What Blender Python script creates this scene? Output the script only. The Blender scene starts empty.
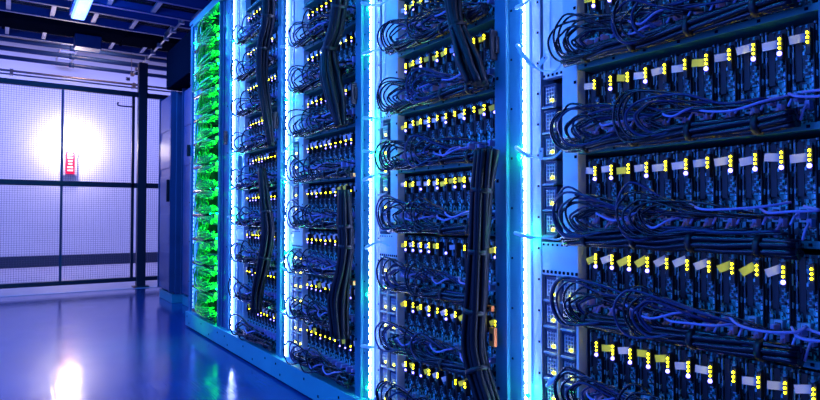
import bpy, math, random
from mathutils import Vector, Matrix, Euler
random.seed(7)
sc = bpy.context.scene
COL = sc.collection
PI = math.pi

# ------------------------------------------------------------------ camera
F_PX, YAW, PITCH, CAM_Z = 600.0, math.radians(34.35), math.radians(1.5), 0.8625
cam_d = bpy.data.cameras.new('camera'); cam = bpy.data.objects.new('camera', cam_d); COL.objects.link(cam)
cam_d.sensor_fit = 'HORIZONTAL'; cam_d.sensor_width = 36; cam_d.lens = 36 * F_PX / 820
cam_d.clip_start = 0.02
cam.location = (0, 0, CAM_Z); cam.rotation_euler = (PI / 2 + PITCH, 0, -YAW)
sc.camera = cam
CAMR = cam.rotation_euler.to_matrix()

def on_x(px, py, x):
    """point of the vertical plane X = x seen at a place of the photograph"""
    d = CAMR @ Vector((px - 410, -(py - 200), -F_PX))
    return Vector((0, 0, CAM_Z)) + d * (x / d.x)

sc.view_settings.view_transform = 'Standard'; sc.view_settings.look = 'None'
sc.view_settings.exposure = 0.22; sc.view_settings.gamma = 1.0
try: sc.view_settings.use_curve_mapping = False
except Exception: pass
sc.cycles.use_denoising = True
sc.cycles.max_bounces = 6; sc.cycles.diffuse_bounces = 3; sc.cycles.glossy_bounces = 4
sc.cycles.sample_clamp_indirect = 4.0

# ------------------------------------------------------------------ materials
def mat(name, color, rough=0.5, metal=0.0, spec=0.5, bump=0.0, bscale=40, vary=0.0, vscale=8, emit=None, estr=0.0, coat=0.0, cells=None):
    m = bpy.data.materials.new(name); m.use_nodes = True
    nt = m.node_tree; b = nt.nodes['Principled BSDF']
    b.inputs['Base Color'].default_value = (*color, 1); b.inputs['Roughness'].default_value = rough
    b.inputs['Metallic'].default_value = metal; b.inputs['Specular IOR Level'].default_value = spec
    b.inputs['Coat Weight'].default_value = coat
    tc = nt.nodes.new('ShaderNodeTexCoord')
    if vary > 0:
        n = nt.nodes.new('ShaderNodeTexNoise'); n.inputs['Scale'].default_value = vscale; n.inputs['Detail'].default_value = 5
        r = nt.nodes.new('ShaderNodeValToRGB')
        r.color_ramp.elements[0].position = .3; r.color_ramp.elements[1].position = .7
        r.color_ramp.elements[0].color = (*[c * (1 - vary) for c in color], 1)
        r.color_ramp.elements[1].color = (*[min(1, c * (1 + vary)) for c in color], 1)
        nt.links.new(tc.outputs['Object'], n.inputs['Vector']); nt.links.new(n.outputs['Fac'], r.inputs['Fac'])
        nt.links.new(r.outputs['Color'], b.inputs['Base Color'])
    if cells:                          # fine grid of components and solder fields
        mp = nt.nodes.new('ShaderNodeMapping'); mp.inputs['Scale'].default_value = (cells[0], cells[0], cells[1])
        vo = nt.nodes.new('ShaderNodeTexVoronoi'); vo.distance = 'CHEBYCHEV'; vo.inputs['Scale'].default_value = 1.0; vo.inputs['Randomness'].default_value = .6
        sp = nt.nodes.new('ShaderNodeSeparateColor'); r = nt.nodes.new('ShaderNodeValToRGB'); r.color_ramp.interpolation = 'CONSTANT'
        r.color_ramp.elements[0].position = 0; r.color_ramp.elements[0].color = (*[c * .08 for c in color], 1)
        r.color_ramp.elements[1].position = .55; r.color_ramp.elements[1].color = (*color, 1)
        e = r.color_ramp.elements.new(.8); e.color = (*[min(1, c * 2.2) for c in color], 1)
        nt.links.new(tc.outputs['Object'], mp.inputs['Vector']); nt.links.new(mp.outputs['Vector'], vo.inputs['Vector'])
        nt.links.new(vo.outputs['Color'], sp.inputs['Color']); nt.links.new(sp.outputs[0], r.inputs['Fac'])
        nt.links.new(r.outputs['Color'], b.inputs['Base Color'])
    if bump > 0:
        n2 = nt.nodes.new('ShaderNodeTexNoise'); n2.inputs['Scale'].default_value = bscale; n2.inputs['Detail'].default_value = 4
        bp = nt.nodes.new('ShaderNodeBump'); bp.inputs['Strength'].default_value = bump; bp.inputs['Distance'].default_value = .01
        nt.links.new(tc.outputs['Object'], n2.inputs['Vector']); nt.links.new(n2.outputs['Fac'], bp.inputs['Height'])
        nt.links.new(bp.outputs['Normal'], b.inputs['Normal'])
    if emit:
        b.inputs['Emission Color'].default_value = (*emit, 1); b.inputs['Emission Strength'].default_value = estr
    return m

M = dict(
    column=mat('column_paint', (.03, .24, .34), .42, vary=.10),
    panel=mat('panel_paint', (.42, .56, .70), .45, vary=.06),
    white=mat('white_panel', (.78, .86, .90), .4, vary=.04),
    plinth=mat('plinth_paint', (.05, .42, .44), .45, vary=.1, vscale=5),
    dark=mat('dark_metal', (.006, .008, .016), .8, spec=.0),
    recess=mat('rack_inside', (.03, .04, .06), .6),
    tray=mat('shelf_metal', (.04, .26, .26), .4, .2, vary=.15),
    board=mat('circuit_board_green', (.025, .26, .24), .35, cells=(230, 130)),
    chip=mat('component_grey', (.16, .42, .50), .3, cells=(160, 90)),
    black_plastic=mat('black_plastic', (.006, .007, .012), .45),
    cable=mat('cable_black', (.003, .005, .014), .24, spec=.6),
    trunk=mat('trunk_black', (.003, .005, .012), .5, spec=.3),
    cable_blue=mat('cable_dark_blue', (.015, .025, .12), .28),
    cable_lilac=mat('cable_lilac', (.46, .34, .72), .4),
    cable_green=mat('cable_pale', (.02, .42, .07), .38),
    boot=mat('plug_lilac', (.42, .34, .70), .45),
    tag_glow_paint=mat('tag_painted_diode_spill', (.8, .78, .05), .5, emit=(.9, .92, 0), estr=.13),  # spill of the yellow diodes put into the tag as colour and emission
    tag=mat('tag_paper', (.85, .84, .86), .5),
    tie=mat('tie_plastic', (.55, .85, .95), .4, spec=.6),
    orange=mat('orange_plastic', (.9, .22, .03), .45),
    cabinet=mat('cabinet_paint', (.05, .08, .17), .35, vary=.15, vscale=4),
    cabinet_door=mat('cabinet_door_paint', (.05, .09, .22), .3, vary=.15, vscale=4),
    fence=mat('fence_paint', (.02, .02, .035), .45),
    wire=mat('fence_wire', (.09, .09, .16), .45, .5),
    galv=mat('galvanised_steel', (.42, .42, .46), .35, .6, vary=.15),
    tray_dark=mat('tray_dark_paint', (.03, .09, .32), .4),
    wall=mat('wall_paint', (.78, .77, .82), .7, vary=.03, vscale=2),
    wall_dark=mat('wall_dark_paint', (.06, .07, .14), .7),
    ceiling=mat('ceiling_deck', (.035, .04, .08), .75, vary=.3, vscale=3, spec=.1),
    skirting=mat('skirting_paint', (.02, .03, .07), .5),
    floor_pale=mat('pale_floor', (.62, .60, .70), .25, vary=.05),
    kerb=mat('kerb_paint', (.78, .78, .85), .5),
    housing=mat('housing_plastic', (.6, .58, .62), .4),
    red=mat('red_plastic', (.75, .01, .04), .35, emit=(1, .0, .05), estr=.9),
    redbar=mat('red_bar_light', (.9, .3, .3), .4, emit=(1, .30, .34), estr=3.2),
    strobe=mat('warm_lens', (.9, .8, .8), .3, emit=(1, .80, .72), estr=14),
    led_strip=mat('strip_glow', (.6, .7, 1), .3, emit=(.10, .20, 1), estr=5.0),
    led_core=mat('strip_diode', (.9, .95, 1), .3, emit=(.40, .50, 1), estr=75),
    led_green=mat('green_diode', (.2, 1, .4), .3, emit=(.0, 1, .12), estr=110),
    led_yellow=mat('yellow_diode', (1, .9, .2), .3, emit=(1, .88, .0), estr=20),
    led_blue=mat('blue_white_diode', (.8, .8, 1), .3, emit=(.17, .14, 1), estr=7),
    green_fill_tube=mat('green_fill_glow', (.2, 1, .3), .3, emit=(.02, 1, .05), estr=80),
    dim_strip=mat('dim_strip_glow', (.3, .6, 1), .3, emit=(.05, .22, .8), estr=1.0),
    blue_tube=mat('blue_tube_glow', (.3, .5, 1), .3, emit=(.22, .42, 1), estr=2.0),
    warm_tube=mat('warm_tube_glow', (1, .7, .5), .3, emit=(1, .52, .30), estr=6),
)

# floor: sealed, polished, a little scuffed
def floor_mat():
    m = bpy.data.materials.new('polished_floor'); m.use_nodes = True
    nt = m.node_tree; b = nt.nodes['Principled BSDF']; L = nt.links.new
    tc = nt.nodes.new('ShaderNodeTexCoord')
    n = nt.nodes.new('ShaderNodeTexNoise'); n.inputs['Scale'].default_value = 1.3; n.inputs['Detail'].default_value = 7
    r = nt.nodes.new('ShaderNodeValToRGB')
    r.color_ramp.elements[0].position = .3; r.color_ramp.elements[1].position = .72
    r.color_ramp.elements[0].color = (.008, .05, .20, 1); r.color_ramp.elements[1].color = (.02, .09, .30, 1)
    L(tc.outputs['Object'], n.inputs['Vector']); L(n.outputs['Fac'], r.inputs['Fac']); L(r.outputs['Color'], b.inputs['Base Color'])
    n2 = nt.nodes.new('ShaderNodeTexNoise'); n2.inputs['Scale'].default_value = 5; n2.inputs['Detail'].default_value = 8
    mr = nt.nodes.new('ShaderNodeMapRange'); mr.inputs['To Min'].default_value = .06; mr.inputs['To Max'].default_value = .21
    L(tc.outputs['Object'], n2.inputs['Vector']); L(n2.outputs['Fac'], mr.inputs['Value']); L(mr.outputs['Result'], b.inputs['Roughness'])
    # long fine scratches
    mp = nt.nodes.new('ShaderNodeMapping'); mp.inputs['Rotation'].default_value = (0, 0, .9); mp.inputs['Scale'].default_value = (60, 1.6, 1)
    n3 = nt.nodes.new('ShaderNodeTexNoise'); n3.inputs['Scale'].default_value = 2.0; n3.inputs['Detail'].default_value = 3
    bp = nt.nodes.new('ShaderNodeBump'); bp.inputs['Strength'].default_value = .12; bp.inputs['Distance'].default_value = .004
    L(tc.outputs['Object'], mp.inputs['Vector']); L(mp.outputs['Vector'], n3.inputs['Vector'])
    L(n3.outputs['Fac'], bp.inputs['Height']); L(bp.outputs['Normal'], b.inputs['Normal'])
    b.inputs['Specular IOR Level'].default_value = .55
    return m
M['floor'] = floor_mat()

# ------------------------------------------------------------------ mesh builder
class MB:
    def __init__(s): s.v = []; s.f = []; s.m = []; s.sm = []
    def box(s, x0, x1, y0, y1, z0, z1, mi=0, rot=None, piv=None):
        b = len(s.v)
        c = [Vector((x, y, z)) for x in (x0, x1) for y in (y0, y1) for z in (z0, z1)]
        if rot is not None:
            p = Vector(piv) if piv else Vector(((x0+x1)/2, (y0+y1)/2, (z0+z1)/2))
            c = [rot @ (q - p) + p for q in c]
        s.v += [tuple(q) for q in c]
        for f in ((0,1,3,2),(4,6,7,5),(0,4,5,1),(2,3,7,6),(0,2,6,4),(1,5,7,3)):
            s.f.append(tuple(b + i for i in f)); s.m.append(mi); s.sm.append(False)
        return s
    def tube(s, pts, r, n=6, mi=0, caps=True):
        pts = [Vector(p) for p in pts]; b = len(s.v)
        t0 = (pts[1] - pts[0]).normalized()
        up = Vector((0, 0, 1)) if abs(t0.z) < .9 else Vector((1, 0, 0))
        nrm = t0.cross(up).normalized()
        for i, p in enumerate(pts):
            t = (pts[min(i+1, len(pts)-1)] - pts[max(i-1, 0)])
            if t.length < 1e-9: t = t0.copy()
            t.normalize()
            nrm = nrm - t * nrm.dot(t)
            if nrm.length < 1e-6: nrm = t.orthogonal()
            nrm.normalize(); bn = t.cross(nrm)
            rr = r[i] if isinstance(r, (list, tuple)) else r
            for k in range(n):
                a = 2 * PI * k / n
                s.v.append(tuple(p + nrm * (math.cos(a) * rr) + bn * (math.sin(a) * rr)))
        for i in range(len(pts) - 1):
            for k in range(n):
                k2 = (k + 1) % n
                s.f.append((b+i*n+k, b+i*n+k2, b+(i+1)*n+k2, b+(i+1)*n+k)); s.m.append(mi); s.sm.append(True)
        if caps:
            s.f.append(tuple(b + k for k in reversed(range(n)))); s.m.append(mi); s.sm.append(False)
            e = b + (len(pts)-1)*n
            s.f.append(tuple(e + k for k in range(n))); s.m.append(mi); s.sm.append(False)
        return s
    def ball(s, c, r, mi=0, n=8, h=5, sc_=(1, 1, 1)):
        b = len(s.v); c = Vector(c)
        for i in range(1, h):
            th = PI * i / h
            for k in range(n):
                a = 2*PI*k/n
                s.v.append((c.x + r*sc_[0]*math.sin(th)*math.cos(a), c.y + r*sc_[1]*math.sin(th)*math.sin(a), c.z + r*sc_[2]*math.cos(th)))
        top = len(s.v); s.v.append((c.x, c.y, c.z + r*sc_[2])); s.v.append((c.x, c.y, c.z - r*sc_[2]))
        for i in range(h-2):
            for k in range(n):
                k2 = (k+1) % n
                s.f.append((b+i*n+k, b+(i+1)*n+k, b+(i+1)*n+k2, b+i*n+k2)); s.m.append(mi); s.sm.append(True)
        for k in range(n):
            k2 = (k+1) % n
            s.f.append((top, b+k, b+k2)); s.m.append(mi); s.sm.append(True)
            s.f.append((top+1, b+(h-2)*n+k2, b+(h-2)*n+k)); s.m.append(mi); s.sm.append(True)
        return s
    def build(s, name, mats, parent=None, loc=(0, 0, 0), bevel=0):
        me = bpy.data.meshes.new(name)
        l = Vector(loc)
        me.from_pydata([tuple(Vector(v) - l) for v in s.v] if l.length else s.v, [], s.f)
        for m in (mats if isinstance(mats, (list, tuple)) else [mats]): me.materials.append(M[m])
        me.polygons.foreach_set('material_index', s.m); me.polygons.foreach_set('use_smooth', s.sm)
        me.update()
        o = bpy.data.objects.new(name, me); COL.objects.link(o)
        if parent is not None: o.parent = parent
        o.location = l
        if bevel:
            bv = o.modifiers.new('bevel', 'BEVEL'); bv.width = bevel; bv.segments = 2; bv.limit_method = 'ANGLE'
        return o

def smooth(pts, per=6):
    P = [Vector(p) for p in pts]; P = [P[0]*2 - P[1]] + P + [P[-1]*2 - P[-2]]
    out = []
    for i in range(1, len(P) - 2):
        a, b, c, d = P[i-1], P[i], P[i+1], P[i+2]
        for k in range(per):
            t = k / per
            out.append(.5*((2*b) + (c-a)*t + (2*a-5*b+4*c-d)*t*t + (3*b-3*c+d-a)*t*t*t))
    out.append(P[-2]); return out

def tag(o, label=None, cat=None, group=None, kind=None):
    if label: o['label'] = label
    if cat: o['category'] = cat
    if group: o['group'] = group
    if kind: o['kind'] = kind
    return o
def thing(name, loc, label, cat, group=None):
    o = bpy.data.objects.new(name, None); COL.objects.link(o); o.location = loc; o.empty_display_size = .1
    return tag(o, label, cat, group)
def structure(o): o['kind'] = 'structure'; return o
def copy_tree(o, parent=None):
    c = o.copy(); COL.objects.link(c)
    if parent is not None: c.parent = parent
    for ch in o.children: copy_tree(ch, c)
    return c
ORD = ['first', 'second', 'third', 'fourth', 'fifth', 'sixth', 'seventh', 'eighth', 'ninth', 'tenth', 'eleventh', 'twelfth', 'thirteenth', 'fourteenth']
def ordw(i): return ORD[i]
def row_word(i, n): return 'top row' if i == 0 else ('bottom row' if i == n - 1 else ORD[i] + ' row down')

# ------------------------------------------------------------------ the room
X0 = 1.25                 # front plane of the rack row
YF, YB, ZC = 7.85, 11.8, 4.1
structure(MB().box(-3.2, 4.6, -2.6, YB + .2, -.12, 0).build('floor', 'floor'))
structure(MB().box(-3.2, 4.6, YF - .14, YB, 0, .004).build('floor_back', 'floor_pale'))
structure(MB().box(-3.2, 4.6, YB, YB + .2, 0, ZC).build('wall_back', 'wall'))
structure(MB().box(-3.2, 4.6, YB - .02, YB, 0, .19).build('baseboard_back', 'skirting'))
structure(MB().box(-3.4, -3.2, -2.6, YB + .2, -.12, ZC).build('wall_left', 'wall_dark'))
structure(MB().box(4.6, 4.8, -2.6, YB + .2, -.12, ZC).build('wall_right', 'wall_dark'))
structure(MB().box(-3.4, 4.8, -2.8, -2.6, -.12, ZC).build('wall_front', 'wall_dark'))
structure(MB().box(-3.4, 4.8, -2.8, YB + .2, ZC, ZC + .15).build('ceiling', 'ceiling'))
cb = MB()
for k in range(24):
    y = -2.4 + k * .6; cb.box(-3.2, 4.6, y, y + .12, ZC - .07, ZC)
structure(cb.build('ceiling_beams_1', 'ceiling'))  # shallow beams under the ceiling deck

# ------------------------------------------------------------------ mesh fence with posts
fence = thing('mesh_fence', (0, YF, 0), 'tall black wire mesh security fence standing across the end of the aisle', 'fence')
def F(mb, name, m, bevel=0):
    o = mb.build(name, m, fence, bevel=bevel); return o
for z, h in ((2.33, .06), (1.227, .06), (.10, .05)):
    F(MB().box(-3.1, 3.2, -.02, .02, z - h/2, z + h/2), 'rail', 'fence', .004)
F(MB().box(1.365, 1.465, -.05, .05, .004, 2.72).box(1.325, 1.505, -.07, .07, .004, .018), 'post', 'fence', .006)
F(MB().box(-1.25, -1.15, -.05, .05, .004, 2.72).box(-1.29, -1.11, -.07, .07, .004, .018), 'post', 'fence', .006)
F(MB().box(.56, .585, -.012, .012, .12, 2.31), 'gate_stile', 'wire')
F(MB().box(1.30, 1.33, -.02, .02, .12, 2.31), 'gate_stile', 'fence')
def mesh_panel(xa, xb, za, zb, p=.024, r=.0011):
    mb = MB(); n = int((xb - xa) / p)
    for i in range(n + 1): 
        x = xa + i * p; mb.box(x - r, x + r, -r, r, za, zb)
    for j in range(int((zb - za) / p) + 1):
        z = za + j * p; mb.box(xa, xb, -r + .003, r + .003, z - r, z + r)
    return mb
for xa, xb in ((-1.14, .56), (.59, 1.30), (1.47, 3.1)):
    F(mesh_panel(xa, xb, .13, 1.19), 'mesh_panel', 'wire'); F(mesh_panel(xa, xb, 1.26, 2.30), 'mesh_panel', 'wire')
hd = MB().tube(smooth([(1.14, -.03, 2.21), (1.14, -.06, 2.17), (1.22, -.06, 2.165), (1.30, -.06, 2.17), (1.30, -.03, 2.21)], 5), .009, 8)
F(hd, 'handle', 'wire')

# ------------------------------------------------------------------ things on the back wall
bx = .979
bea = thing('warning_beacon', (bx, YB - .001, 1.77), 'red lit warning beacon with bright bars on the white back wall', 'beacon')
MB().box(-.11, .11, -.06, 0, -.225, .215).build('housing', 'housing', bea, bevel=.01)
MB().box(-.066, .066, -.085, -.055, -.19, .185).build('lens', 'red', bea, bevel=.006)
for i, zz in enumerate((.135, .082, .026, -.026, -.082, -.135)):
    w = .044 if i in (0, 1, 4, 5) else .032
    MB().box(-w, w, -.092, -.084, zz - .014, zz + .014).build('light_bar', 'redbar', bea, bevel=.004)
MB().box(-.07, .07, -.05, -.01, .222, .262).build('strobe_lens', 'strobe', bea, bevel=.008)

# ------------------------------------------------------------------ overhead: trays, ducts, pipes, lamps
def hanger(mb, x, y, z, w=.006, mi=0): mb.tube([(x, y, z), (x, y, ZC)], w, 6, mi)
def ladder_tray(label, y0, y1, z, xa=-3.1, xb=3.4, pitch=.38, m='tray_dark'):
    t = thing('cable_ladder', (0, (y0+y1)/2, z), label, 'cable tray', 'cable ladders crossing overhead')
    h = (y1-y0)/2
    for s in (-1, 1): MB().box(xa, xb, s*h - .012, s*h + .012, -.045, .045).box(xa, xb, s*h-.02, s*h+.02, -.05, -.042).build('side_rail', m, t)
    x = xa + .1
    rg = None
    while x < xb:
        if rg is None: rg = MB().box(-.02, .02, -h, h, -.04, -.015).build('rung', 'galv', t); o = rg
        else: o = rg.copy(); COL.objects.link(o); o.parent = t
        o.location = (x, 0, 0); x += pitch
    hg = MB()
    for xx in (-2, -.2, 1.6, 3.1):
        for s in (-1, 1): hg.tube([(xx, s*h, 0), (xx, s*h, ZC - z)], .005, 6)
    hg.build('hanger_rod', 'galv', t)
    return t
ladder_tray('dark cable ladder overhead with pale rungs, the nearest of the crossing ones', 5.7, 6.1, 2.84)
ladder_tray('dark cable ladder overhead, between the nearest crossing ladder and the black duct', 6.85, 7.3, 2.99)
ladder_tray('dark cable ladder crossing just beyond the black overhead duct', 8.35, 8.85, 3.13)
for i, (y0, z) in enumerate(((5.9, 2.88), (7.07, 3.03), (8.6, 3.17))):
    mb = MB()
    for k in range(6):
        yy = y0 - .12 + k*.045
        mb.tube(smooth([(x, yy + random.uniform(-.012, .012), z - .028 + random.uniform(0, .01)) for x in [-3 + .8*q for q in range(9)]], 3), .017, 6)
    o = mb.build('cable_bundle', 'cable', loc=(0, y0, z))
    tag(o, ['dark cables lying in the nearest crossing ladder', 'dark cables lying in the middle crossing ladder', 'dark cables lying in the ladder beyond the black duct'][i], 'cables', 'cables lying in the overhead ladders')
d = thing('air_duct', (0, 7.9, 3.06), 'long black rectangular air duct crossing overhead', 'duct')
MB().box(-3.1, 3.4, -.2, .2, -.075, .09).build('duct_body', 'dark', d, bevel=.01)
for x in (-2.4, -1.2, 0, 1.2, 2.4): MB().box(x - .015, x + .015, -.22, .22, -.095, .11).build('flange', 'dark', d)
fl = MB()
for x in (-2, 0.3, 2): fl.tube([(x, -.21, 0), (x, -.21, ZC - 3.06)], .006, 6)
fl.build('hanger_rod', 'dark', d)
for i, (z, r, m, lab) in enumerate(((3.19, .03, 'tray_dark', 'dark overhead pipe, topmost of those in front of the back wall'),
                             (3.085, .034, 'tray_dark', 'thick dark overhead pipe, second from the top before the back wall'),
                             (2.975, .028, 'tray_dark', 'dark overhead pipe, lowest of the three thick ones before the wall'))):
    y = 9.5 + i*.05
    o = MB().tube([(-3.15, y, z), (4.5, y, z)], r, 10)
    for x in (-2.2, -.7, .8, 2.3): o.tube([(x-.03, y, z), (x+.03, y, z)], r*1.25, 10)
    tag(o.build('ceiling_pipe', m, loc=(0, y, z)), lab, 'pipe', 'pipes before the back wall')
o = MB().tube([(-3.15, 9.55, 2.79), (4.5, 9.55, 2.79)], .016, 8).tube([(-3.15, 9.6, 2.755), (4.5, 9.6, 2.755)], .012, 8)
for x in (-1.4, .1, 1.6, 3.1): o.box(x-.02, x+.02, 9.52, 9.63, 2.735, 2.815)
tag(o.build('conduit', 'galv', loc=(0, 9.55, 2.79)), 'thin twin steel conduit just above the fence top rail', 'conduit')
rod = MB().tube([(1.56, 5.0, 2.915), (1.56, 9.3, 2.915)], .012, 8)
for k in range(14): rod.box(1.535, 1.585, 5.1 + k*.36, 5.14 + k*.36, 2.89, 2.94)
for k in range(4): rod.tube([(1.56, 5.3 + k*1.4, 2.915), (1.56, 5.3 + k*1.4, ZC)], .005, 6)
tag(rod.build('strut_rail', 'galv', loc=(1.56, 5, 2.93)), 'thin steel rail with clips running along above the cabinets', 'rail')
lt = thing('cable_ladder', (.86, 9.6, 3.5), 'short pale steel ladder running down behind the overhead pipes', 'cable tray', 'cable ladders crossing overhead')
for s in (-1, 1): MB().box(s*.11 - .01, s*.11 + .01, -1.0, 2.1, -.03, .03).build('side_rail', 'galv', lt)
for k in range(12): MB().box(-.11, .11, -.95 + k*.26, -.91 + k*.26, -.02, .005).build('rung', 'galv', lt)
lt2 = thing('cable_ladder', (.36, 7.3, 3.32), 'steel ladder running lengthwise high up beside the blue ceiling lamp', 'cable tray', 'cable ladders crossing overhead')
for s in (-1, 1): MB().box(s*.13 - .01, s*.13 + .01, -2.2, 1.6, -.03, .03).build('side_rail', 'galv', lt2)
for k in range(15): MB().box(-.13, .13, -2.1 + k*.26, -2.06 + k*.26, -.02, .005).build('rung', 'galv', lt2)

def lamp_fixture(x, y, z, L, label, tube_m, col, energy, cat='lamp'):
    t = thing('tube_lamp', (x, y, z), label, cat)
    MB().box(-.07, .07, -L/2, L/2, 0, .05).box(-.01, .01, -L/3-.01, -L/3+.01, .05, ZC - z).box(-.01, .01, L/3-.01, L/3+.01, .05, ZC - z).build('housing', 'tray_dark', t, bevel=.005)
    MB().box(-.055, .055, -L/2 + .02, L/2 - .02, -.035, 0).build('diffuser', tube_m, t, bevel=.012)
    ld = bpy.data.lights.new('lamp_light', 'AREA'); ld.shape = 'RECTANGLE'; ld.size = .1; ld.size_y = L - .05
    ld.color = col; ld.energy = energy
    lo = bpy.data.objects.new('lamp_light', ld); COL.objects.link(lo); lo.location = (x, y, z - .04)
    return t
lamp_fixture(.56, 5.72, 2.68, .96, 'blue glowing tube lamp hanging at the upper left above the aisle', 'blue_tube', (.03, .22, 1), 30)
lamp_fixture(-.35, 4.2, 3.0, 1.4, 'added unseen blue fill lamp above the middle of the aisle', 'blue_tube', (.0, .28, 1), 42)  # added out of view to light the rack fronts from above
lamp_fixture(-.35, 1.6, 3.0, 1.4, 'added unseen blue fill lamp above the near end of the aisle', 'blue_tube', (.0, .28, 1), 34)  # second added fill, also out of view
wl = thing('work_lamp', (1.0, 9.15, 3.3), 'small warm glowing work lamp among the overhead pipes', 'lamp')
MB().box(-.12, .12, -.08, .08, 0, .1).box(-.01, .01, -.01, .01, .1, ZC - 3.3).build('housing', 'galv', wl, bevel=.01)
MB().box(-.10, .10, -.07, .07, -.03, 0).build('lens', 'warm_tube', wl, bevel=.01)
lamp_fixture(-1.0, 7.2, 2.75, 1.2, 'added unseen blue fill lamp before the fence at the far left', 'blue_tube', (.02, .20, 1), 20)  # added out of view to throw blue on the overhead trays
jb = thing('junction_box', (.83, 8.0, 3.005), 'blue grey junction box hanging under the black duct', 'box')
MB().box(-.14, .14, -.1, .1, -.17, -.02).build('box_body', 'cabinet', jb, bevel=.01)
MB().box(-.13, .13, -.108, -.1, -.16, -.03).build('lid', 'cabinet_door', jb)

# ------------------------------------------------------------------ cabinets beyond the racks
def cabinet(y0, y1, x, label, h=2.1):
    c = thing('equipment_cabinet', (x, (y0+y1)/2, 0), label, 'cabinet', 'dark cabinets at the far end of the row')
    w = (y1 - y0)/2
    MB().box(.0, .95, -w, w, .09, h).build('body', 'cabinet', c, bevel=.008)
    MB().box(-.02, .9, -w + .02, w - .02, 0, .09).build('base', 'plinth', c, bevel=.004)
    dr = MB().box(-.04, -.005, -w + .015, w - .09, .12, h - .03)
    for k in range(5): dr.box(-.046, -.04, -w + .05 + k*.002, w - .13, .2 + k*.38, .2 + k*.38 + .3)
    dr.build('door', 'cabinet_door', c, bevel=.005)
    fr = MB()
    for yy in (-w + .005, w - .085): fr.box(-.05, 0, yy, yy + .02, .11, h)
    fr.build('frame', 'cabinet', c)
    MB().box(-.075, -.045, -w + .04, -w + .06, 1.0, 1.22).build('handle', 'black_plastic', c, bevel=.003)
    return c
cabinet(6.2, 6.8, 1.43, 'dark blue equipment cabinet nearest to the mesh fence')
cabinet(5.56, 6.12, 1.50, 'dark blue equipment cabinet, the middle one of three before the fence')
cabinet(4.93, 5.5, 1.42, 'dark blue equipment cabinet right beside the green lit rack')
MB_ = MB().box(1.36, 2.3, 4.95, 6.33, 2.125, 2.5)
tag(MB_.build('blanking_box', 'dark', loc=(1.8, 5.6, 2.3), bevel=.01), 'big black box lying on top of the dark cabinets', 'box')

# ------------------------------------------------------------------ racks
ZR, PITCH_Z, H_RACK = .08, .222, 2.36
ledz = lambda k: ZR + PITCH_Z * k
S_BAY0 = .195
RACKS = [dict(Ys=1.234, W=.8625, ks=range(2, 7), name='nearest rack', greens=(155, 236, 398), px=527),
         dict(Ys=2.0965, W=.8625, ks=range(1, 8), name='second nearest rack', greens=(3, 49, 118, 152, 176, 297, 393), px=373),
         dict(Ys=2.959, W=.8625, ks=range(1, 9), name='third nearest rack', greens=(98, 148, 181, 254, 271, 315), px=288),
         dict(Ys=3.83, W=.871, ks=range(1, 10), name='fourth nearest rack', greens=(38, 81, 152, 187, 216), px=235),
         dict(Ys=4.765, W=.935, ks=range(0, 0), name='green lit rack', greens=(40, 72, 335), px=196)]
RLAB = ['tall server rack closest to the camera, cut by the right edge',
        'tall server rack, second from the right, thick black cable trunk in front',
        'tall server rack in the middle, with lilac tags and a black trunk',
        'tall narrow looking server rack just right of the green one',
        'tall server rack glowing green, leftmost of the row']

def holes(mb, x, y, z0, z1, n, r=.004, mi=1, horiz=False, y1=None):
    for i in range(n):
        t = i / max(1, n-1)
        if horiz: yy = y + (y1 - y)*t; zz = z0
        else: yy = y; zz = z0 + (z1-z0)*t
        mb.box(x - .0012, x + .002, yy - r, yy + r, zz - r, zz + r, mi)

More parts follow.
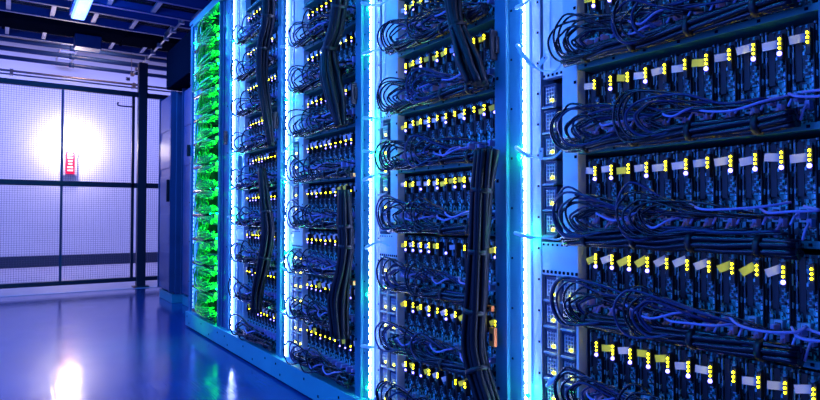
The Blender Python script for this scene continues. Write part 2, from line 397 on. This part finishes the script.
def make_rack(i, R):
    Ys, W = R['Ys'], R['W']
    root = thing('server_rack', (X0, Ys, 0), RLAB[i], 'server rack', 'server racks in the row')
    sb = W - .112                      # bay right edge (s)
    Y = lambda s: -s                   # local y
    # left column (folded profile) of this rack; each rack carries its own right column, thin
    c = MB()
    c.box(-.008, .62, Y(-.0145), Y(-.062), .0, H_RACK)
    c.box(-.020, .02, Y(-.062), Y(-.112), .0, H_RACK)
    holes(c, -.0085, Y(-.052), .3, 2.2, 14, .0035, 1)
    holes(c, -.0205, Y(-.100), .35, 2.2, 7, .005, 1)
    c.build('side_column', ['column', 'dark'], root, bevel=.002)
    # strip carrier + glowing strip
    MB().box(-.002, .05, Y(-.0145), Y(.020), .1, H_RACK - .02).build('strip_channel', 'panel', root)
    st = MB().box(-.017, -.002, Y(.0055), Y(.0145), .13, H_RACK - .06, 0)
    z = .15
    while z < H_RACK - .08:
        st.box(-.0200, -.017, Y(.0070), Y(.0130), z - .0100, z + .0100, 1); z += .032
    strip = st.build('light_strip', ['led_strip', 'led_core'] if i < 4 else ['dim_strip', 'led_strip'], root)
    for g in R['greens']:
        p = on_x(R['px'], g, X0 - .04)
        MB().ball((-.022, Y(.010) + (.012 if g % 2 else -.012), p.z), .007).build('green_light', 'led_green', strip)
    # bright panel right of the strip
    pn = MB().box(.0, .05, Y(.020), Y(.055), .11, H_RACK)
    holes(pn, -.0005, Y(.046), .25, 2.25, 24, .003, 1)
    pn.build('narrow_panel', ['panel', 'dark'], root)
    # power bay
    up = MB().box(.004, .03, Y(.062), Y(.136), 1.244, H_RACK - .02).box(-.002, .03, Y(.136), Y(S_BAY0 - .008), .79, H_RACK - .02)
    up.box(.002, .03, Y(.088), Y(.090), 1.27, 2.3, 0)
    holes(up, .0035, Y(.066), 1.252, 0, 5, .0035, 1, True, Y(.128)); holes(up, -.0025, Y(.180), .82, 2.3, 16, .004, 1)
    up.build('upper_panel', ['white', 'dark'], root, bevel=.0015)
    mp = MB().box(-.004, .03, Y(.062), Y(S_BAY0 - .008), .70, .79)
    holes(mp, -.0045, Y(.068), .709, 0, 9, .0042, 1, True, Y(.182)); holes(mp, -.0045, Y(.068), .783, 0, 6, .003, 1, True, Y(.15))
    mp.build('middle_panel', ['white', 'dark'], root, bevel=.0015)
    lp = MB().box(-.004, .3, Y(.1135), Y(.1165), .12, .70).box(-.004, .3, Y(.180), Y(S_BAY0 - .008), .12, .70)
    lp.build('divider', 'white', root)
    # shelf trays
    tr_top = 10
    for k in range(0, 10):
        zl = ledz(k) + .055
        t = MB().box(.005, .60, Y(S_BAY0 - .005), Y(sb), zl, zl + .004)
        t.box(-.002, .006, Y(S_BAY0 - .005), Y(sb), zl, zl + .014)
        holes(t, -.0025, Y(S_BAY0 + .02), zl + .007, 0, 7, .003, 1, True, Y(sb - .02))
        t.build('shelf', ['tray', 'dark'], root)
    # inside and shell
    MB().box(.60, .63, Y(-.112), Y(sb), .1, H_RACK).box(.05, .6, Y(.055), Y(.060), .11, H_RACK).box(.03, .6, Y(S_BAY0 - .008), Y(S_BAY0 - .005), .11, H_RACK).build('inside_panel', 'recess', root)
    MB().box(-.03, .63, Y(-.112), Y(sb), H_RACK, H_RACK + .03).build('top_panel', 'column', root, bevel=.003)
    pl = MB().box(-.042, .6, Y(-.112), Y(sb), .012, .118)
    holes(pl, -.0425, Y(-.06), .085, 0, 3, .006, 1, True, Y(sb - .1)); holes(pl, -.0425, Y(.0), .04, 0, 2, .006, 1, True, Y(sb - .3))
    pl.build('plinth', ['plinth', 'dark'], root, bevel=.003)
    MB().box(-.02, .5, Y(-.1), Y(sb - .02), 0, .012).build('foot', 'black_plastic', root)
    lt = MB().box(-.045, -.020, Y(-.098), Y(-.108), 1.33, 1.42).box(-.032, -.020, Y(-.09), Y(-.112), 1.35, 1.40)
    lt.build('latch', 'black_plastic', root, bevel=.003)
    return root
ROOTS = [make_rack(i, R) for i, R in enumerate(RACKS)]
# the nearest rack closes with its own right-hand column
nr = ROOTS[0]
c = MB().box(-.008, .62, -.80, -.752, 0, H_RACK).box(-.020, .02, -.8625, -.80, 0, H_RACK)
c.build('side_column', 'column', nr, bevel=.002)
# the green rack gets an added, hidden green fill tube inside its right column and a sloping top bar
gr, GR = ROOTS[4], RACKS[4]
sb = GR['W'] - .112
GB = .685
MB().box(-.010, .60, -sb, -GB, .118, H_RACK).box(-.016, 0, -(GB + .05), -(GB + .012), .118, H_RACK).build('filler_panel', 'cabinet_door', gr, bevel=.002)
MB().box(-.030, -.010, -(GB - .006), -(GB - .016), .16, 2.3).build('green_fill_tube', 'green_fill_tube', gr, bevel=.003)
MB().box(-.033, -.010, -(GB), -(GB - .006), .12, 2.34).build('fill_tube_holder', 'column', gr)  # added with the fill tube, keeps it hidden from the camera
MB().box(-.04, .0, -.02, -(sb), 2.32, 2.36).build('top_rail', 'tray', gr, bevel=.003)

# ------------------------------------------------------------------ power modules
pm = MB().box(.004, .28, -.0235, .0235, .002, .066).box(-.001, .006, -.0235, -.0215, .002, .066).box(-.001, .006, .0215, .0235, .002, .066)
pm.box(-.002, .006, -.0235, .0235, .002, .006).box(-.001, .006, -.0235, .0235, .063, .066)
module = pm.build('power_module', ['cabinet'], bevel=.001)
gl = MB()
for a in range(4): gl.box(-.0015, .003, -.017 + a*.0095, -.0145 + a*.0095, .012, .058)
for b in range(5): gl.box(-.001, .003, -.018, .0145, .013 + b*.010, .0155 + b*.010)
grille = gl.build('grille', 'panel', module)
ld_ = MB().ball((-.004, -.010, .020), .0036).build('status_light', 'led_yellow', module)
hn = MB().box(-.012, -.001, -.022, .020, -.001, .003).build('handle', 'panel', module)
first = [True]
def place_module(x, y, z, lab, grp):
    o = module if first[0] else copy_tree(module)
    first[0] = False
    o.location = (x, y, z); tag(o, lab, 'power module', grp); return o
for i, R in enumerate(RACKS[:3]):
    grp = 'power modules of the ' + R['name']
    for j in range(6):
        place_module(X0 + .004, R['Ys'] - .087, 1.244 - .012 - (j+1)*.0712, f"slim power module, {ORD[j]} from top above the white plate, {R['name']}", grp)
    for s, side in ((.087, 'left'), (.148, 'right')):
        for j in range(8):
            place_module(X0 + .004, R['Ys'] - s, .70 - (j+1)*.0712, f"slim power module, {ORD[j]} down in the {side} stack below the white plate, {R['name']}", grp)

# ------------------------------------------------------------------ server sleds
SW = .0490
def sled_body(full=True):
    m = MB(); w = SW/2 - .001
    m.box(.012, .45, -w, w, 0, .205, 0)
    m.box(.0, .014, w - .007, w - .004, .0, .205, 1)           # card edge
    m.box(.002, .014, -w, -w + .005, .0, .205, 1)
    m.box(.004, .013, w - .020, w - .008, .095, .20, 2)        # dark slot
    m.box(.006, .013, -.010, .004, .10, .198, 0)
    for q in range(7): m.box(.0035, .008, -.0085, .0025, .104 + q*.0135, .110 + q*.0135, 1)
    m.box(-.004, .014, -.006, .010, .045, .075, 3); m.box(-.005, -.003, -.003, .007, .049, .070, 2)
    m.box(-.004, .014, -.020, -.008, .030, .060, 1)
    m.box(-.002, .014, .012, .020, .02, .085, 1)
    for a in range(3):
        for q in range(6): m.box(.006, .0125, w - .0195 + a*.004, w - .0168 + a*.004, .100 + q*.016, .109 + q*.016, 1 if (a+q) % 3 else 0)
    for q in range(6): m.box(.001, .012, -.021, -.013, .070 + q*.011, .076 + q*.011, 1)
    if full:
        for q in range(5):
            m.box(.002, .012, -.020, -.012, .070 + q*.010, .076 + q*.010, 3)
            m.box(.003, .012, .003, .008, .005 + q*.008, .009 + q*.008, 3)
        m.box(-.006, .010, -.0215, -.0195, .0, .2, 2)
    return m
GLOW_PAINT_MESH = {}; BASEMESH = {}
def make_sled(level):
    s = sled_body(level == 0).build('server_sled', ['board', 'chip', 'black_plastic', 'panel'])
    hz = .0082 if level < 2 else .0115
    tg = MB().box(-.0006, .0006, -.015, .015, -hz, hz)
    t = tg.build('label_tag', 'tag', s)
    if level not in GLOW_PAINT_MESH:
        BASEMESH[level] = t.data; me = t.data.copy(); me.materials[0] = M['tag_glow_paint']; GLOW_PAINT_MESH[level] = me; t.location = (-.020, .0045, .170)
    cr = MB().box(-.018, .012, -.0195, -.0115, .140, .190).build('light_carrier', 'black_plastic', s)
    if level == 0:
        for zz, m, r in ((.1800, 'led_yellow', .0025), (.1710, 'led_yellow', .0025), (.1620, 'led_yellow', .0023), (.1510, 'led_blue', .0048)):
            MB().ball((-.020, -.0155, zz), r).build('status_light', m, cr)
        pg = MB().box(-.030, -.004, -.002, .006, .052, .068).tube([(-.030, .002, .060), (-.045, .002, .055), (-.055, .004, .040)], .0028, 6)
        pg.build('plug', 'boot', s, bevel=.0015)
        pg = MB().box(-.024, -.004, -.019, -.010, .036, .052).tube([(-.024, -.0145, .044), (-.04, -.0145, .03), (-.045, -.012, .012)], .0028, 6)
        pg.build('plug', 'boot', s, bevel=.0015)
    elif level == 1:
        MB().ball((-.020, -.0155, .1805), .0028).ball((-.020, -.0155, .1695), .0028).build('status_light', 'led_yellow', cr)
        MB().ball((-.020, -.0155, .1530), .0046).build('status_light', 'led_blue', cr)
        MB().box(-.030, -.004, -.003, .007, .050, .068).build('plug', 'boot', s)
    else:
        MB().ball((-.020, -.0155, .164), .0030, 0, 6, 4).build('status_light', 'led_yellow', cr)
        MB().ball((-.020, -.0155, .149), .0038, 0, 6, 4).build('status_light', 'led_blue', cr)
        MB().box(-.030, -.004, -.004, .009, .050, .074).build('plug', 'boot', s)
    return s
protos = {l: make_sled(l) for l in (0, 1, 2)}
used = set()
NS = 11
for i, R in enumerate(RACKS[:4]):
    lvl = (0, 1, 2, 2)[i]; ks = sorted(R['ks'], reverse=True)
    for ri, k in enumerate(ks):
        zb = ledz(k) - .163
        for j in range(NS):
            s_ = S_BAY0 + .006 + SW*(j + .5)
            p = protos[lvl]
            tilt = {0: 0, 1: .1}.get(lvl, .1) + random.uniform(-.12, .18)
            if i == 0 and k == 3: tilt = random.uniform(.35, .6)
            if i == 1 and k in (1, 2): tilt = random.uniform(.3, .55)
            if i in (2, 3): tilt += .15
            no_tag = random.random() < (.13 if i < 2 else .2)
            if lvl in used: o = copy_tree(p)
            else: o = p; used.add(lvl)
            o.location = (X0 + .018, R['Ys'] - s_, zb)
            for ch in list(o.children):
                if ch.name.startswith('label_tag'):
                    if no_tag and o is not p: bpy.data.objects.remove(ch); continue
                    glow_paint_p = (.22, .4, .12, .12)[i]
                    if i == 0 and k == 3: glow_paint_p = .5
                    if i == 1 and k <= 2: glow_paint_p = .6
                    ch.data = GLOW_PAINT_MESH[lvl] if random.random() < glow_paint_p else BASEMESH[lvl]
                    ch.rotation_euler = (-tilt, 0, random.uniform(.25, .5))
                    ch.location = (-.010 + random.uniform(-.004, .003), .0045, .173 + (.006 if lvl == 2 else 0) + random.uniform(-.006, .005))
                elif ch.name.startswith('light_carrier') and o is not p:
                    for g in list(ch.children):
                        if g.data.materials[0] == M['led_blue'] and random.random() < (.35 if i == 0 else .5): bpy.data.objects.remove(g)
                        elif i >= 1 and g.data.materials[0] == M['led_yellow'] and random.random() < .15: bpy.data.objects.remove(g)
            tags = [c for c in o.children if c.name.startswith('label_tag')]
            desc = 'without a tag' if not tags else ('with a glow-painted tag' if tags[0].data == GLOW_PAINT_MESH[lvl] else 'with a pale tag')
            where = 'leftmost' if j == 0 else ('rightmost' if j == NS-1 else ORD[j] + ' from left')
            tag(o, f"server blade {desc}, {where}, {row_word(ri, len(ks))}, {R['name']}", 'server', f"server blades on the shelves of the {R['name']}")

# ------------------------------------------------------------------ cables
def C(R, s, z, u): return (X0 - u, R['Ys'] - s, z)
def loop_cable(R, k, s_port, s_loop, h, drop, u, s_end, r, m, name='network_cable'):
    z = ledz(k); j = lambda a: random.uniform(-a, a)
    zt = z - .075 + h; zb = z - .143 - drop
    pts = [C(R, s_port, z - .105, .000), C(R, s_port - .008, z - .104 + j(.006), .030)]
    n = max(1, int((s_port - s_loop) / .09))
    for q in range(1, n):
        f = q / n
        pts.append(C(R, s_port + (s_loop + .05 - s_port)*f, z - .10 + (zt - z + .10)*f + j(.012), .035 + (u - .035)*f + j(.006)))
    pts += [C(R, s_loop + .045, zt, u), C(R, s_loop + .012, zt - .014, u + .012), C(R, s_loop, (zt + zb)/2 + .004, u + .018),
            C(R, s_loop + .014, zb + .014, u + .012), C(R, s_loop + .05, zb, u + .004)]
    s = s_loop + .13
    while s < s_end:
        pts.append(C(R, s, z - .137 + j(.007), .042 + j(.008))); s += .1
    mb = MB().tube(smooth(pts, 5), r, 6)
    return mb.build(name, m, loc=pts[0])

for i, R in enumerate(RACKS[:4]):
    sb = R['W'] - .112
    ks = sorted(R['ks'], reverse=True)
    counts = [(11, 8), (8, 6), (5, 4), (3, 2)][i]
    rr = (.0030, .0033, .0036, .0042)[i]
    for ri, k in enumerate(ks):
        for nest, (sc0, spread, n) in enumerate(((.168, .075, counts[0]), (.360, .07, counts[1]))):
            loops = sorted(sc0 + spread*(q/(n-1)) + random.uniform(-.008, .008) for q in range(n))
            for q, sl in enumerate(loops):
                f = q/(n-1)
                sp = (S_BAY0 + .09 + random.uniform(0, .30)) if nest == 0 else (sl + .10 + random.uniform(0, .22))
                sp = min(sp, sb - .03)
                o = loop_cable(R, k, sp, sl, .030 - .045*f + random.uniform(-.015, .015) , .012 - .02*f + random.uniform(0, .006), .030 + .035*(1-f) + random.uniform(-.006, .012),
                               sl + .14 if (ri + q) % 2 else min(sb - .02, sl + .38), rr, 'cable' if random.random() < .72 else 'cable_blue')
                side = 'left bunch' if nest == 0 else 'middle bunch'
                tag(o, f"dark cable loop, {ORD[q]} from left, {side}, {row_word(ri, len(ks))}, {R['name']}", 'cable', f"looping cables of the {R['name']}")
        # harness over the shelf lip below
        z = ledz(k) - .146 + random.uniform(-.005, .007)
        if i == 0 and k in (4,): z -= .022
        h = thing('cable_harness', C(R, .25, z, .035), f"thick strapped cable harness along the shelf edge, {row_word(ri, len(ks))}, {R['name']}", 'cable harness', f"cable harnesses of the {R['name']}")
        base = Vector(C(R, .25, z, .035))
        ns = 7 if i < 2 else 5
        R0 = (.0135, .0135, .0135, .014)[i]
        ph = random.random()*6
        bow = random.uniform(-.008, .004)
        ctr = [(S_BAY0 - .02 + (sb - .004 - S_BAY0)*q/8, bow*math.sin(PI*q/8) + random.uniform(-.003, .003)) for q in range(9)]
        for a in range(ns):
            pts = []
            for q, (s, dz) in enumerate(ctr):
                an = ph + a*2*PI/(ns-1) + q*.35
                ra = 0 if a == ns-1 else R0
                pts.append(Vector(C(R, s, z + dz + math.sin(an)*ra, .036 + math.cos(an)*ra)) - base)
            MB().tube(smooth(pts, 3), .0070 if i < 2 else .0080, 6).build('cable_strand', 'cable', h)
        for q in (1, 3, 5, 7):
            s, dz = ctr[q]; p = Vector(C(R, s, z + dz, .036)) - base
            MB().tube([p + Vector((0, -.006, 0)), p + Vector((0, .006, 0))], R0 + .0085, 10).build('strap', 'black_plastic', h)
        # lilac jumpers below the diodes
        for q in range((4, 3, 2, 1)[i]):
            s0 = S_BAY0 + .03 + random.uniform(0, .14) + q*.12; L = random.uniform(.08, .2); zz = ledz(k) - .098 + random.uniform(-.018, .018)
            pts = [C(R, s0, zz, .03), C(R, s0 + L*.2, zz - .012, .052), C(R, s0 + L*.5, zz - .018 + random.uniform(-.01, .01), .058), C(R, s0 + L*.8, zz - .008, .05), C(R, min(s0 + L, sb - .02), zz, .025)]
            o = MB().tube(smooth(pts, 5), rr*.95, 6).build('jumper_cable', 'cable_lilac', loc=pts[0])
            tag(o, f"short lilac jumper cable, {ORD[q]} from left, {row_word(ri, len(ks))}, {R['name']}", 'cable', f"lilac jumper cables of the {R['name']}")

# vertical trunks of cable hanging in front of the racks
def trunk(path, rads, label, straps, xs=X0 - .085, strand=.0085, n=14, fan=None):
    P = [on_x(px, py, xs) for px, py in path]
    C0 = smooth(P, 5); rs = []
    for i in range(len(P) - 1):
        for q in range(5): rs.append(rads[i] + (rads[i+1]-rads[i])*q/5)
    rs.append(rads[-1])
    base = C0[len(C0)//2].copy()
    t = thing('hanging_cables', base, label, 'cable trunk', 'black cable trunks hanging in front of the racks')
    for a in range(n):
        ring = a >= n//3
        ph = a*2.4; rad = 1.0 if ring else .45
        tw = random.uniform(-.03, .05)
        pts = [c + Vector((math.cos(ph + q*tw)*rs[q]*rad, math.sin(ph + q*tw)*rs[q]*rad, 0)) - base for q, c in enumerate(C0)]
        MB().tube(pts, strand, 6).build('cable_strand', 'trunk', t)
    for f in straps:
        q = int(f*(len(C0)-2)); p = C0[q] - base; dn = (C0[q+1]-C0[q]).normalized()
        MB().tube([p - dn*.007, p + dn*.007], rs[q] + strand*.9, 14).build('strap', 'black_plastic', t)
trunk([(452, -12), (455, 18), (463, 42), (470, 62), (478, 84)], [.022, .018, .024, .036, .030], 'black cable trunk at the top of the second nearest rack', (.1, .38))
trunk([(487, 150), (482, 190), (479, 240), (476, 300), (474, 350), (486, 396), (492, 412)], [.030, .026, .024, .027, .030, .030, .028], 'thick black strapped cable trunk hanging low in the second nearest rack', (.2, .4, .58, .78))
trunk([(341, -8), (336, 28), (329, 52), (331, 76), (336, 100), (341, 126)], [.026, .026, .024, .040, .036, .014], 'black cable trunk at the top of the third nearest rack', (.12, .4))
trunk([(344, 190), (345, 222), (346, 246), (343, 272), (338, 300), (340, 338)], [.018, .026, .026, .026, .040, .032], 'black cable trunk hanging low in the third nearest rack', (.25, .45))
trunk([(269, -8), (268, 22), (263, 48), (262, 76), (266, 110), (271, 146)], [.026, .028, .028, .026, .024, .012], 'black cable trunk at the top of the fourth nearest rack', (.2, .45), strand=.008)
trunk([(262, 168), (265, 200), (268, 232), (264, 262), (258, 290), (256, 312)], [.014, .022, .028, .028, .026, .022], 'black cable trunk hanging low in the fourth nearest rack', (.3, .6), strand=.008)

# ------------------------------------------------------------------ coils of cable in the green rack
g0, g1 = .05, GB - .025
def coil(zc, idx):
    b = Vector(C(GR, (g0+g1)/2, zc, .03)); mb = MB()
    for q in range(22):
        a = random.uniform(.35, 1.0); ph = random.uniform(-.5, .5)
        cs = (g0+g1)/2 + random.uniform(-.05, .12); ws = (g1-g0)/2*a*.95; hs = .082*a
        u0 = .010 + random.uniform(0, .055)
        pts = []
        for w in range(10):
            t = -2.4 + 4.8*w/9
            sx = min(max(cs + math.cos(PI - t)*ws + .05, g0 - .05), g1)
            pts.append(Vector(C(GR, sx, zc + math.sin(PI - t)*hs + .03*(sx-cs), u0 + .02*math.sin(w + ph))) - b)
        mb.tube(smooth(pts, 2), .0052, 5)
    o = mb.build('cable_coil', 'cable_green', loc=(0, 0, 0)); o.location = b
    w = 'topmost' if idx == 0 else ('lowest' if idx == 11 else ORD[idx] + ' from the top')
    tag(o, f"coiled cables glowing green in the leftmost rack, {w}", 'cable coil', 'coils of cable in the green rack')
    st = MB()
    st.tube([Vector(C(GR, g0 + .03, zc - .088, .03)) - b, Vector(C(GR, g1 - .02, zc - .094, .03)) - b], .014, 8)
    st.build('strap', 'cable', o)
for q in range(12): coil(2.20 - q*.178, q)
# slim switches behind the coils
sw = MB().box(0, .35, -.225, .225, 0, .05, 0)
for a in range(12): sw.box(-.003, .002, -.21 + a*.035, -.185 + a*.035, .012, .036, 1)
switch = sw.build('network_switch', ['chip', 'black_plastic'])
MB().ball((-.004, .22, .042), .005).ball((-.004, .1, .042), .005).ball((-.004, -.06, .042), .005).ball((-.004, -.2, .042), .005).build('status_light', 'led_green', switch)
for q in range(11):
    o = switch if q == 0 else copy_tree(switch)
    o.location = C(GR, .425, 2.20 - q*.178 - .116, -.022)
    w = 'topmost' if q == 0 else ('lowest' if q == 10 else ORD[q] + ' from the top')
    tag(o, f"slim network switch behind the green coils in the leftmost rack, {w}", 'network switch', 'network switches in the green rack')

# ------------------------------------------------------------------ pale cable ties over the light strips
tie_list = [  # (points in photo, label, tag?)
 ([(516, 8), (527, 2), (536, -6)], 'pale tie across the nearest light strip at the very top', 0),
 ([(517, 45), (527, 60), (540, 70), (556, 70), (566, 55), (576, 50)], 'long pale tie with white tag above the power modules of the nearest rack', (543, 60, .6)),
 ([(516, 147), (527, 155), (541, 158), (556, 156), (568, 141)], 'pale tie with an upright white tag over the nearest light strip', (541, 154, 1.5)),
 ([(515, 233), (529, 237), (545, 238), (560, 239), (571, 227)], 'long pale tie above the white plate of the nearest rack', 0),
 ([(547, 386), (556, 378), (566, 372)], 'pale tie tail between the lower power modules of the nearest rack', (552, 381, .6)),
 ([(362, 3), (372, 5), (381, 4), (388, 0)], 'pale tie at the top of the second nearest light strip', 0),
 ([(363, 54), (373, 51), (384, 49), (392, 51)], 'pale tie with a leaning tag on the second nearest light strip', (380, 44, -1.1)),
 ([(364, 118), (373, 118), (384, 119), (390, 112)], 'pale tie with a hanging white tag on the second nearest light strip', (382, 124, 1.5)),
 ([(364, 151), (374, 152), (385, 151)], 'pale tie under the hanging tag of the second nearest light strip', 0),
 ([(364, 180), (373, 176), (380, 173), (388, 174)], 'pale curved tie on the second nearest light strip, below its middle ties', 0),
 ([(366, 248), (373, 244), (380, 242), (389, 246)], 'white tie beside the white plate of the second nearest rack', 0),
 ([(376, 398), (384, 392), (396, 386)], 'pale tie tail at the foot of the second nearest light strip', 0),
 ([(362, 346), (372, 347), (382, 346), (389, 342)], 'cyan tie low on the second nearest light strip', 0),
 ([(281, 47), (288, 46), (294, 43)], 'pale tie high on the third nearest light strip', 0),
 ([(283, 152), (288, 147), (294, 141)], 'pale tie at mid height of the third nearest light strip, upper one', 0),
 ([(282, 177), (288, 182), (293, 187)], 'pale tie at mid height of the third nearest light strip, lower one', 0),
 ([(281, 262), (288, 256), (295, 252)], 'pale tie on the third nearest light strip, upper of the low crossing pair', 0),
 ([(282, 268), (288, 272), (295, 275)], 'pale tie on the third nearest light strip, lower of the low crossing pair', 0),
 ([(281, 312), (288, 316), (297, 323)], 'pale tie near the foot of the third nearest light strip', 0),
 ([(229, 40), (236, 39), (243, 36)], 'pale tie high on the fourth nearest light strip', 0),
 ([(230, 153), (236, 152), (243, 151)], 'pale tie at mid height of the fourth nearest light strip', 0),
 ([(230, 190), (236, 187), (240, 187)], 'pale tie below the middle of the fourth nearest light strip', 0),
 ([(228, 217), (235, 215), (242, 212)], 'pale tie low on the fourth nearest light strip', 0),
]
for pts, lab, tg in tie_list:
    P = smooth([on_x(a, b, X0 - .044 - .006*(q % 2)) for q, (a, b) in enumerate(pts)], 5)
    d = P[0].y
    w = .0028 if d < 1.6 else .0036 if d < 2.5 else .0036
    mb = MB(); mb.tube(P, [w*2.1 if q < len(P)*.3 else w*1.0 for q in range(len(P))], 6)
    o = mb.build('cable_tie', 'tie', loc=P[0]); tag(o, lab, 'cable tie', 'pale ties on the light strips')
    if tg:
        c_ = on_x(tg[0], tg[1], X0 - .05) - P[0]; hl = .016
        t = MB().box(-.0008, .0008, -hl, hl, -.007, .007).box(-.0012, 0, -hl*.6, -hl*.3, -.002, .002, 1)
        t = t.build('tag', ['tag', 'black_plastic'], o); t.location = c_; t.rotation_euler = (-tg[2], 0, 0)

# ------------------------------------------------------------------ small orange pieces at the rack edges
def orange_piece(px, py, h, w, lab):
    p = on_x(px, py, X0 - .05)
    o = MB().box(-.006, .006, -w/2, w/2, -h/2, h/2, 0).box(-.008, -.006, -w/4, w/4, -h/5, h/5, 1).build('orange_clip', ['orange', 'black_plastic'], bevel=.002)
    o.location = p; tag(o, lab, 'clip', 'orange clips by the racks')
orange_piece(493, 337, .055, .022, 'long orange clip beside the low trunk of the second nearest rack')
orange_piece(489, 308, .016, .034, 'small orange clip just above the long one, second nearest rack')
orange_piece(487, 156, .020, .018, 'orange clip at mid height right of the second nearest rack')
orange_piece(353, 175, .016, .024, 'orange clip at mid height right of the third nearest rack')
orange_piece(353, 283, .018, .022, 'orange clip low at the right of the third nearest rack')

# ------------------------------------------------------------------ lights
def area(name, loc, target, size, size_y, col, energy, spread=180):
    l = bpy.data.lights.new(name, 'AREA'); l.shape = 'RECTANGLE'; l.size = size; l.size_y = size_y; l.color = col; l.energy = energy
    l.spread = math.radians(spread)
    o = bpy.data.objects.new(name, l); COL.objects.link(o); o.location = loc
    o.rotation_euler = (Vector(target) - Vector(loc)).to_track_quat('-Z', 'Y').to_euler(); return o
def point(name, loc, col, energy, r=.05):
    l = bpy.data.lights.new(name, 'POINT'); l.color = col; l.energy = energy; l.shadow_soft_size = r
    o = bpy.data.objects.new(name, l); COL.objects.link(o); o.location = loc; return o
point('beacon_light', (bx, YB - .22, 2.05), (1, .84, .82), 38, .06)
area('added_green_fill', (-.25, 4.42, 1.2), (X0, 4.42, 1.2), .05, 2.1, (.02, 1, .06), 3.2, 26)  # added unseen fill across the aisle that turns the coils green
area('room_lamp_behind_fence', (.9, 10.4, 3.95), (1.0, 11.7, .9), 6, .3, (.27, .30, 1), 115, 125)
point('tube_glow', (.56, 5.9, 2.58), (.02, .16, 1), 14, .08)
point('tube_glow', (-1.0, 7.2, 2.66), (.02, .16, 1), 26, .08)  # added blue fill for the trays, at the unseen left lamp
point('work_lamp_light', (1.0, 9.1, 3.2), (1, .58, .45), 12, .06)
# added unseen blue fill, laid out like strips of a facing row
for q in range(6):
    area('added_facing_fill', (-1.15, .35 + .8625*q, 1.25), (1.3, .35 + .8625*q, 1.25), .07, 2.1, (.05, .16, 1), 14)

w = bpy.data.worlds.new('world'); sc.world = w; w.use_nodes = True
w.node_tree.nodes['Background'].inputs['Color'].default_value = (.004, .02, .12, 1)
w.node_tree.nodes['Background'].inputs['Strength'].default_value = 1.0
